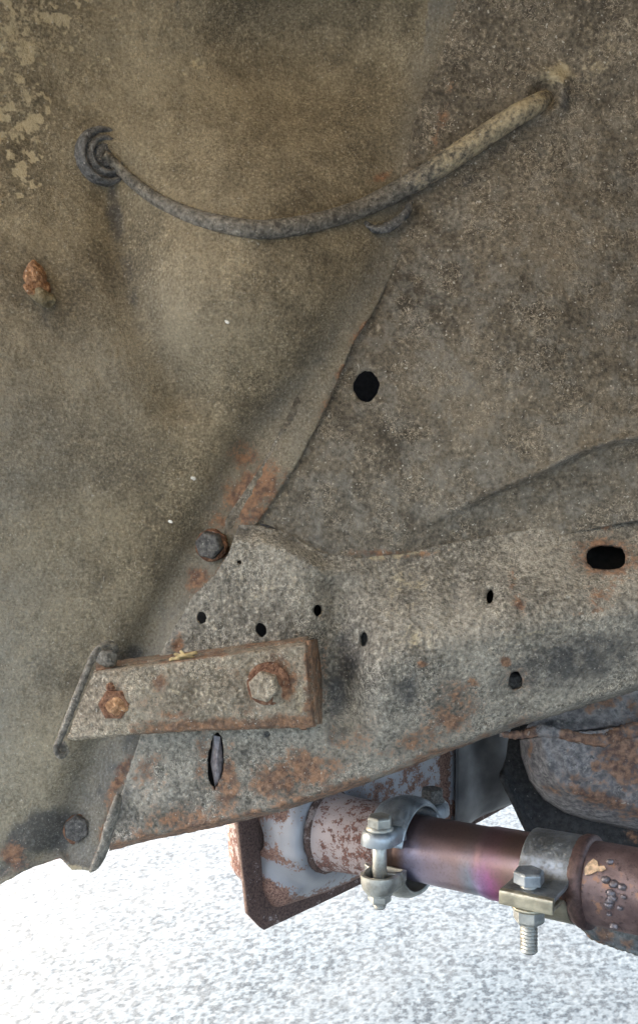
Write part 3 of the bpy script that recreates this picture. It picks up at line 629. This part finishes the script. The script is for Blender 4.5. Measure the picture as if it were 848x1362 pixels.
def shell_d(x, y):
    q = edge_dist(x, y, spoly); t = np.clip(q / 0.042, 0, 1); n = 0.036 * np.sqrt(1 - (1 - t) ** 2)
    c0 = (C_at(432) - FO); cu, cv = c0.dot(FU), c0.z
    rr = np.hypot(x - cu, y - cv); c1 = C_at(433) - FO; npl = (c1.dot(AX) - x * FU.dot(AX) - y * AX.z) / FN.dot(AX)
    bl_ = sstep(0.050, 0.034, rr); n = n * (1 - bl_) + npl * bl_
    n = n + 0.0022 * np.exp(-((y - cv + 0.012) / 0.004) ** 2) * sstep(0.05, 0.02, np.abs(x - u0 - 0.03))
    return n + 0.0008 * (fbm(x * 60, y * 60, 3, 8) - 0.5)
def shell_a(x, y):
    q = edge_dist(x, y, spoly); c0 = (C_at(432) - FO); cv = c0.z
    r = np.exp(-(q / 0.012) ** 2) * 0.9 + 0.8 * np.exp(-((y - cv + 0.012) / 0.0045) ** 2) + 0.20 * sstep(u0 + 0.08, u0 + 0.13, x) + 0.9 * np.exp(-((x - on_plane(583, 1040, 0.03)[0]) / 0.006) ** 2)
    e_ = 0.010 * (fbm(x * 70, y * 70, 3, 19) - 0.5)
    ua, va = on_plane(392, 1106, 0.025); ub, vb = on_plane(398, 1158, 0.025); k_ = (on_plane(432, 1106, 0.025)[0] - on_plane(348, 1106, 0.025)[0]) / 2
    bare = np.exp(-(((x - ua + e_) / k_) ** 2 + ((y - va + e_) / 0.020) ** 2) ** 2) + np.exp(-(((x - ub + e_) / k_) ** 2 + ((y - vb - e_) / 0.0125) ** 2) ** 2)
    r = np.clip(r + 0.06, 0, 1) * (1 - np.clip(bare, 0, 1)) - 0.28 * np.clip(bare, 0, 1)
    return {'rust': np.clip(r, -0.5, 1)}
sheet('outer_shell', dens(spoly.tolist(), 0.003), [], shell_d, shell_a, 0.0024, M['shell'], conv, 0.0012, Wp)
def back_d(x, y):
    q = edge_dist(x, y, spoly); t = np.clip(q / 0.03, 0, 1); return -0.006 - 0.075 * np.sqrt(1 - (1 - t) ** 2)
sheet('inner_shell', dens(spoly.tolist(), 0.004), [], back_d, lambda x, y: {'rust': 0.15 + 0 * x}, 0.005, M['stub'], conv, 0.0012, Wp, True)
# smooth grey sleeve wrapped over the far half of the shell
hu0 = on_plane(592, 1050, 0.03)[0]
def shield_d(x, y):
    n = shell_d(np.maximum(x, hu0), y) + 0.006
    return n + 0.0035 * np.sin((x - hu0) * 75 + 2.5 * y * 10) * sstep(0, 0.03, x - hu0)
hpoly = np.array([(hu0, sp[-1][1] * 0 + np.interp(hu0, [s[0] for s in sp], [s[1] for s in sp]) + 0.012), (u1 - 0.004, sp[-1][1] + 0.012), (u1 - 0.004, top_v - 0.02), (hu0, top_v - 0.02)])
sheet('heat_sleeve', dens(hpoly.tolist(), 0.004), [], shield_d, None, 0.004, M['shield'], conv, 0.0015, Wp)
sA, sB = s_at(433), s_at(512)
lathe('outlet_stub', PA, AX, [(sA - 0.003, 0.0320), (sA - 0.001, 0.0322), (sA + 0.004, 0.0328), (sA + 0.008, 0.0312), (sA + 0.014, 0.0304), (sA + 0.03, 0.0296), (sB, 0.0286), (sB + 0.012, 0.0284)], M['stub'], conv, 64)
lathe('weld_ring', PA + AX * (sA + 0.002), AX, [(-0.002, 0.0325), (0.0, 0.0340), (0.003, 0.0340), (0.005, 0.0318)], M['rim'], conv, 64, False, None, True, 0.02)

# ================================================================== exhaust pipe, clamps
PERP = Vector((-AX.y, AX.x, 0)).normalized()
if PERP.y > 0: PERP = -PERP                       # horizontal, across the pipe, towards the camera
UP = Vector((0, 0, 1))
def tubeprof(a, b, r, bulge=()):
    out = []
    for s in np.linspace(a, b, 70):
        rr = r
        for (s0, wd, am) in bulge: rr += am * float(sstep(s0 - wd, s0 + wd, s))
        out.append((float(s), rr))
    return out
pp0, pp1 = s_at(520), s_at(742)
pipe = lathe('exhaust_pipe', PA, AX, [(pp0, 0.0270), (pp0 + 0.012, 0.0268)] + tubeprof(pp0 + 0.014, pp1, 0.0247, [(s_at(652), 0.004, 0.0011)]), M['heat'], None, 72)
pipe.location = (0, 0, 0)
tag(pipe, 'bare heat-tinted exhaust pipe with purple and blue bands between two clamps', 'exhaust pipe')

def arc_shell(name, c, prof, t0, t1, mat, parent, n=36, th=0.0028, ends=None):
    """part of a ring round the pipe; angle 0 = towards the camera, 90 = up"""
    V = []; Fc = []; m = len(prof)
    for k in range(n + 1):
        t = t0 + (t1 - t0) * k / n
        for (s, r) in prof: V.append(c + AX * s + (PERP * math.cos(t) + UP * math.sin(t)) * r)
    for k in range(n):
        for i in range(m - 1): Fc.append((k * m + i, k * m + i + 1, (k + 1) * m + i + 1, (k + 1) * m + i))
    o = mk(name, V, Fc, mat, parent); solid(o, th, 1); bevel(o, 0.0006, 2, 50); return o
def ear(name, c, outd, w0, r0, r1, z0, z1, mat, parent, skirt):
    """pressed ear: rounded plate from radius r0 to r1, with a skirt turned towards the joint"""
    pts = [(r0, -w0), (r1 - w0 * 0.9, -w0)]
    for k in range(13):
        t = -math.pi / 2 + math.pi * k / 12; pts.append((r1 - w0 * 0.9 + w0 * 0.9 * math.cos(t), w0 * math.sin(t)))
    pts += [(r1 - w0 * 0.9, w0), (r0, w0)]
    V = []; n = len(pts)
    lev = [(z0, 0.80), (z0 + (z1 - z0) * 0.18, 0.94), (z0 + (z1 - z0) * 0.45, 1.0), (z1, 1.03)]
    if skirt: lev = lev
    mid = ((r0 + r1) / 2)
    for (z, k) in lev:
        for (r, s) in pts: V.append(c + outd * (mid + (r - mid) * (1 - (1 - k) * 0.6)) + AX * s * k + UP * z)
    Fc = [tuple(range(n))]
    for i in range(len(lev) - 1):
        for k in range(n): Fc.append((i * n + k, (i + 1) * n + k, (i + 1) * n + (k + 1) % n, i * n + (k + 1) % n))
    o = mk(name, V, Fc, mat, parent); solid(o, 0.0030, 0); bevel(o, 0.0008, 2, 40)
    return o
def thread(name, o, a, L, r, pitch, mat, parent):
    pr = [(0, r)]; s = 0.0
    while s < L - 0.002: pr += [(s + pitch * 0.15, r), (s + pitch * 0.45, r), (s + pitch * 0.65, r * 0.80), (s + pitch * 0.9, r * 0.80)]; s += pitch
    pr += [(L - 0.0012, r * 0.9), (L, r * 0.72)]
    return lathe(name, o, a, pr, mat, parent, 22)
# -- two-bolt joint clamp
JC = C_at(541)
jc = thing('joint_clamp', 'cast two-bolt joint clamp gripping the converter outlet stub', 'pipe clamp', tuple(JC - UP * 0.04))
prof = [(-0.019, 0.0300), (-0.014, 0.0325), (-0.007, 0.0350), (0.001, 0.0356), (0.008, 0.0345), (0.013, 0.0315)]
R = math.radians
uh = arc_shell('upper_half', JC, prof, R(16), R(164), M['zincblue'], jc); uh['label'] = 'blue-grey upper clamp half'
lh = arc_shell('lower_half', JC, prof, R(-164), R(-14), M['zinc'], jc); lh['label'] = 'paler lower clamp half'
SH = AX * 0.000
for sgn in (1, -1):
    od = PERP * sgn; root = JC + SH
    ear('upper_ear', root, od, 0.0122, 0.026, 0.0535, 0.0230, 0.0140, M['zincblue'], jc, True)
    ear('lower_ear', root, od, 0.0125, 0.026, 0.0535, -0.0205, -0.0085, M['zinc'], jc, True)
    bc = root + od * 0.0415
    b = hexhead('bolt', bc + UP * 0.0272, UP, 0.0098, 0.0075, M['zinc' if sgn > 0 else 'bolt'], jc, 0.35)
    lathe('washer', bc + UP * 0.0238, UP, [(0, 0.0102), (0.0022, 0.0102), (0.003, 0.0090), (0.0038, 0.0088)], M['zinc' if sgn > 0 else 'bolt'], b, 30)
    lathe('shank', bc - UP * 0.021, UP, [(0, 0.0050), (0.012, 0.0050), (0.013, 0.0054), (0.045, 0.0054)], M['zinc'], b, 24)
    hexhead('nut', bc - UP * 0.0215, -UP, 0.0088, 0.0082, M['zinc'], b, 0.1)
    lathe('flange_washer', bc - UP * 0.0215, -UP, [(0, 0.0104), (0.0016, 0.0100), (0.0022, 0.0088)], M['zinc'], b, 30)
    thread('thread_end', bc - UP * 0.029, -UP, 0.0055, 0.0050, 0.0013, M['zinc'], b)
# -- strap clamp
BC = C_at(741)
bcx = thing('band_clamp', 'wide flat-strap band clamp with bolt and long threaded end', 'pipe clamp', tuple(BC - UP * 0.04))
def band(name, mat, path, w2, parent, th=0.0030):
    V = []; Fc = []; n = len(path); m = 6
    for (p, z) in path:
        for i in range(m): V.append(BC + PERP * p + UP * z + AX * (-w2 + 2 * w2 * i / (m - 1)))
    for k in range(n - 1):
        for i in range(m - 1): Fc.append((k * m + i, k * m + i + 1, (k + 1) * m + i + 1, (k + 1) * m + i))
    o = mk(name, V, Fc, mat, parent); solid(o, th, 1); bevel(o, 0.0008, 2, 50); return o
RB = 0.0298
up_path = [(RB * math.cos(t), RB * math.sin(t)) for t in np.linspace(R(185), R(38), 40)]
tail = curve([up_path[-1], (0.0262, 0.0135), (0.0300, 0.0085), (0.0360, 0.0068), (0.048, 0.0064), (0.056, 0.0060), (0.0588, 0.0045), (0.0592, -0.0035)], 30)[1:]
tail = [tuple(q) for q in tail]; lipk = 19
band('strap_lip', M['zincgold'], tail[lipk:], 0.0185, bcx)['label'] = 'turned-down lip of the strap with a painted gold highlight'  # gold highlight put into the lip's own colour
u_ = band('strap', M['strap'], up_path + tail[:lipk + 1], 0.0185, bcx); u_['label'] = 'grey scuffed upper strap with turned-down tab'
lo_path = [(RB * math.cos(t), RB * math.sin(t)) for t in np.linspace(R(-175), R(-22), 40)]
tail = curve([lo_path[-1], (0.0305, -0.0075), (0.0345, -0.0052), (0.042, -0.0048), (0.056, -0.0046)], 16)[1:]
l_ = band('lower_strap', M['zincgold'], lo_path + [tuple(q) for q in tail], 0.0165, bcx, 0.0026); l_['label'] = 'yellowed lower strap'
for m_ in list(l_.modifiers):
    if m_.type == 'SOLIDIFY': m_.offset = -1
tc_ = BC + PERP * 0.0455 - AX * 0.003
b = hexhead('bolt', tc_ + UP * 0.0092, UP, 0.0105, 0.0085, M['zincblue'], bcx, 0.05)
lathe('shank', tc_ - UP * 0.012, UP, [(0, 0.0055), (0.022, 0.0055)], M['zinc'], b, 24)
hexhead('nut', tc_ - UP * 0.0070, -UP, 0.0105, 0.0105, M['zinc'], b, 0.4)
lathe('washer', tc_ - UP * 0.0055, -UP, [(0, 0.0115), (0.0022, 0.0115), (0.0026, 0.010)], M['zincgold'], b, 30)
thread('thread_end', tc_ - UP * 0.016, -UP, 0.0215, 0.0058, 0.0024, M['zinc'], b)
# -- oxidised pipe on the right
rp0 = s_at(772)
old = thing('oxidised_pipe', 'brown oxidised exhaust pipe with spatter of weld beads and rolled collar', 'exhaust pipe', tuple(C_at(800) - UP * 0.03))
lathe('tube', PA, AX, tubeprof(s_at(728), s_at(1010), 0.0277), M['oldpipe'], old, 72)
lathe('collar', PA + AX * (s_at(741) + 0.0195), AX, [(-0.004, 0.0290), (0.0005, 0.0312), (0.0035, 0.0318), (0.0062, 0.0310), (0.0072, 0.0275)], M['brownedge'], old, 72, False, None, True, 0.012)
def on_tube(px, ang, r=0.0277): return C_at(px) + (PERP * math.cos(ang) + UP * math.sin(ang)) * r
for k in range(15):
    q = random.gauss(830, 11); an = random.gauss(0.25, 0.30); rr_ = random.uniform(0.0013, 0.0028)
    lump('weld_bead', on_tube(q, an, 0.0277 + 0.35 * rr_), rr_ * 1.15, rr_, rr_ * 0.9, M['bead'], old, k, 0.35, 3)
sc_px = [(0, -11), (6, -8), (9, -2), (16, -4), (19, 0), (13, 4), (8, 4), (2, 9), (-6, 12), (-8, 4), (-5, -4)]
sv = []
for lay in (0, 1):
    for (a, c) in sc_px:
        sv.append(on_tube(800 + a * 1.0, 0.70 - c * 0.018, 0.0285 + 0.0010 * lay + 0.0006 * random.random()))
nS = len(sc_px)
scrap = mk('torn_scrap', sv, [tuple(range(nS))[::-1], tuple(nS + k for k in range(nS))] + [(k, (k + 1) % nS, nS + (k + 1) % nS, nS + k) for k in range(nS)], M['scrap'], None, False)
tag(scrap, 'torn tan scrap stuck on the brown pipe beside the band clamp', 'scrap')

# ================================================================== rusty pan and crossmember on the right
xm = thing('crossmember', 'black greasy crossmember carrying a rusty rounded pan beside the exhaust', 'crossmember', tuple(P(790, 1250, 0.80)))
PLT = [(668, 1032), (690, 1078), (715, 1130), (770, 1226), (790, 1250), (848, 1271), (1010, 1310), (1010, 900), (690, 930), (676, 985)]
def plt_d(x, y): return 0.805 + 0.020 * sstep(1060, 960, y) + 0.0009 * (fbm(x / 12, y / 12, 4, 51) - 0.5) * 2 + 0.012 * sstep(0, 60, x - 850) - 0.01 * np.exp(-((y - np.interp(x, [668, 690, 715, 770, 790, 848, 1010], [1032, 1078, 1130, 1226, 1250, 1271, 1310])) / 10) ** 2)
def plt_a(x, y): return {'rust': blobs(x, y, [(800, 1245, 18, 14, 0, 0.8), (835, 1255, 14, 8, 0, 0.8), (840, 1110, 14, 14, 0, 0.5)], 0.5, 9), 'tan': blobs(x, y, [(820, 1245, 60, 20, 10, 0.2)], 0.5, 9), 'grey': 0.7 * sstep(1180, 1225, y)}
sheet('plate', dens(PLT, 3, 0.8), [], plt_d, plt_a, 3.0, M['dark'], xm, 0.004)
PAN = [(690, 984), (692, 1005), (703, 1038), (722, 1063), (750, 1081), (785, 1092), (848, 1106), (930, 1118), (1010, 1120), (1010, 960), (848, 966), (760, 975)]
panloop = dens(PAN, 4, 0)
low = PAN[:9]
def pan_d(x, y):
    q, _, _ = pline(x, y, low); t = np.clip(q / 58, 0, 1)
    d = 0.792 - 0.055 * np.sqrt(1 - (1 - t) ** 2) - 0.0035 * np.exp(-((q - 30) / 7) ** 2) + 0.003 * sstep(9, 0, q)
    return d + micro(x, y, 0.0007, 8, 6)
def pan_a(x, y):
    return {'rust': blobs(x, y, [(828, 1010, 40, 46, 0, 0.95), (800, 1062, 60, 14, 12, 0.85), (770, 1035, 30, 12, 0, 0.5), (735, 1050, 20, 8, 30, 0.6), (705, 1000, 8, 26, 0, 0.5), (790, 1020, 20, 16, 0, 0.6), (760, 1000, 16, 8, 0, 0.35), (840, 1080, 30, 14, 0, 0.6)], 0.6, 10),
            'tan': blobs(x, y, [(760, 1070, 60, 10, 20, 0.3)], 0.5, 9), 'grease_shade': blobs(x, y, [(770, 1092, 90, 7, 10, 0.7)], 0.4, 12)}
o = sheet('pan', panloop, [], pan_d, pan_a, 2.4, M['pan'], xm, 0.003); o['label'] = 'rounded pan blotched with orange rust'
UPF = [(700, 966), (712, 950), (740, 940), (848, 905), (1010, 860), (1010, 955), (848, 962), (760, 972)]
sheet('upper_flange', dens(UPF, 3, 0.6), [], lambda x, y: 0.760 + 0.0004 * (960 - y) + micro(x, y, 0.0006, 8, 7), lambda x, y: {'rust': blobs(x, y, [(800, 935, 34, 12, -15, 0.6), (845, 945, 20, 20, 0, 0.6), (740, 955, 20, 8, 0, 0.3)], 0.6, 10), 'grease_shade': blobs(x, y, [(740, 962, 50, 10, 0, 0.7)], 0.4, 12)}, 2.8, M['pan'], xm, 0.003)
lp = curve([(664, 976, 3.5), (682, 978, 5), (700, 976, 6), (720, 972, 8), (745, 976, 7), (775, 982, 7.5), (800, 984, 9), (822, 976, 9), (848, 970, 10), (900, 962, 10), (1010, 950, 9)], 90)
o = tube('lip', [P(a, b + random.uniform(-.8, .8), 0.738) for a, b, r in lp], [r / F * 0.738 * random.uniform(.85, 1.15) for a, b, r in lp], M['pan'], xm, 12, True,
         {'rust': [0.2 + 0.7 * float(sstep(0.35, 0.6, fbm(np.array(a / 26), np.array(3.0), 2, 90))) for a, b, r in lp]}, 0.8); o['label'] = 'wavy flaking lip above the pan'

# ================================================================== closed body behind the panels, with added unseen light blockers
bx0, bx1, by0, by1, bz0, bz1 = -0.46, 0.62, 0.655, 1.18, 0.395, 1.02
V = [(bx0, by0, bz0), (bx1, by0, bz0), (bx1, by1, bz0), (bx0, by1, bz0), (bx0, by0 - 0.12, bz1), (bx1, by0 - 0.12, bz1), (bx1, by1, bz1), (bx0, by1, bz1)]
body = thing('car_body_blocker', 'dark closed bay behind the panels seen through the drilled holes, with added unseen light blockers', 'car body', (0, 0.8, 0.395))
shell = mk('bay', V, [(0, 3, 2, 1), (4, 5, 6, 7), (2, 3, 7, 6), (3, 0, 4, 7), (1, 2, 6, 5)], M['interior'], body, False); solid(shell, 0.004, 0)  # closes the holes; its floor is added to keep sun off the exhaust
rv = []; ru = np.linspace(0, 1, 14)
for x_ in (-0.62, 0.70):
    for t_ in ru: rv.append((x_, 0.58 - 0.80 * math.sin(t_ * 1.35), 0.925 + 0.13 * math.sin(t_ * math.pi) - 0.30 * t_ ** 3))
rv += [(0.70, y_, 0.46) for (x_, y_, z_) in rv[14:28]]
sky_blocker = mk('arch_sky_blocker', rv, [(k, k + 1, 15 + k, 14 + k) for k in range(13)] + [(14 + k, 15 + k, 29 + k, 28 + k) for k in range(13)], M['fender'], body); solid(sky_blocker, 0.002, 0)  # unseen roof and right wall, added to cut the sky light

# ================================================================== loose bits
for i, (a, b, r, lab) in enumerate([(257, 636, 3.6, 'white chip stuck to the fender above the dark seam bolt'), (227, 694, 3.2, 'white chip stuck to the fender beside the dark seam bolt'), (302, 428, 3.0, 'white chip stuck to the fender below the hose')]):
    d = float(fender_d(np.array([float(a)]), np.array([float(b)]))[0])
    o = lump('white_chip', P(a, b, d - 0.0004), r * 0.0006, 0.0006, r * 0.00035, M['chip'], None, i + 40, 0.4, 2, Matrix.Rotation(0.5, 3, 'Y').to_euler()); tag(o, lab, 'chip', 'white chips on the fender')
st = thing('dry_straw', 'wisps of dry straw lying on the top edge of the bracket', 'straw', tuple(P(245, 874, 0.6)))
for (a0, b0, a1, b1, a2, b2) in [(226, 878, 240, 874, 262, 868), (232, 870, 244, 873, 258, 874), (240, 866, 246, 872, 256, 870), (228, 876, 236, 877, 250, 874)]:
    p_ = curve([(a0, b0, 0.592), (a1, b1 - 1, 0.590), (a2, b2, 0.594)], 8); tube('wisp', [P(*q) for q in p_], [0.0008 + 0.0004 * random.random() for _ in p_], M['straw'], st, 6)
tw = curve([(346, 697, 0.624), (356, 700, 0.6235), (366, 703, 0.625)], 8)
o = tube('twig', [P(*q) for q in tw], [0.0004, .0007, .0009, .0009, .0008, .0007, .0005, .0003], M['dark'], None, 8)
tag(o, 'tiny dark twig lodged at the top corner of the rail', 'twig')
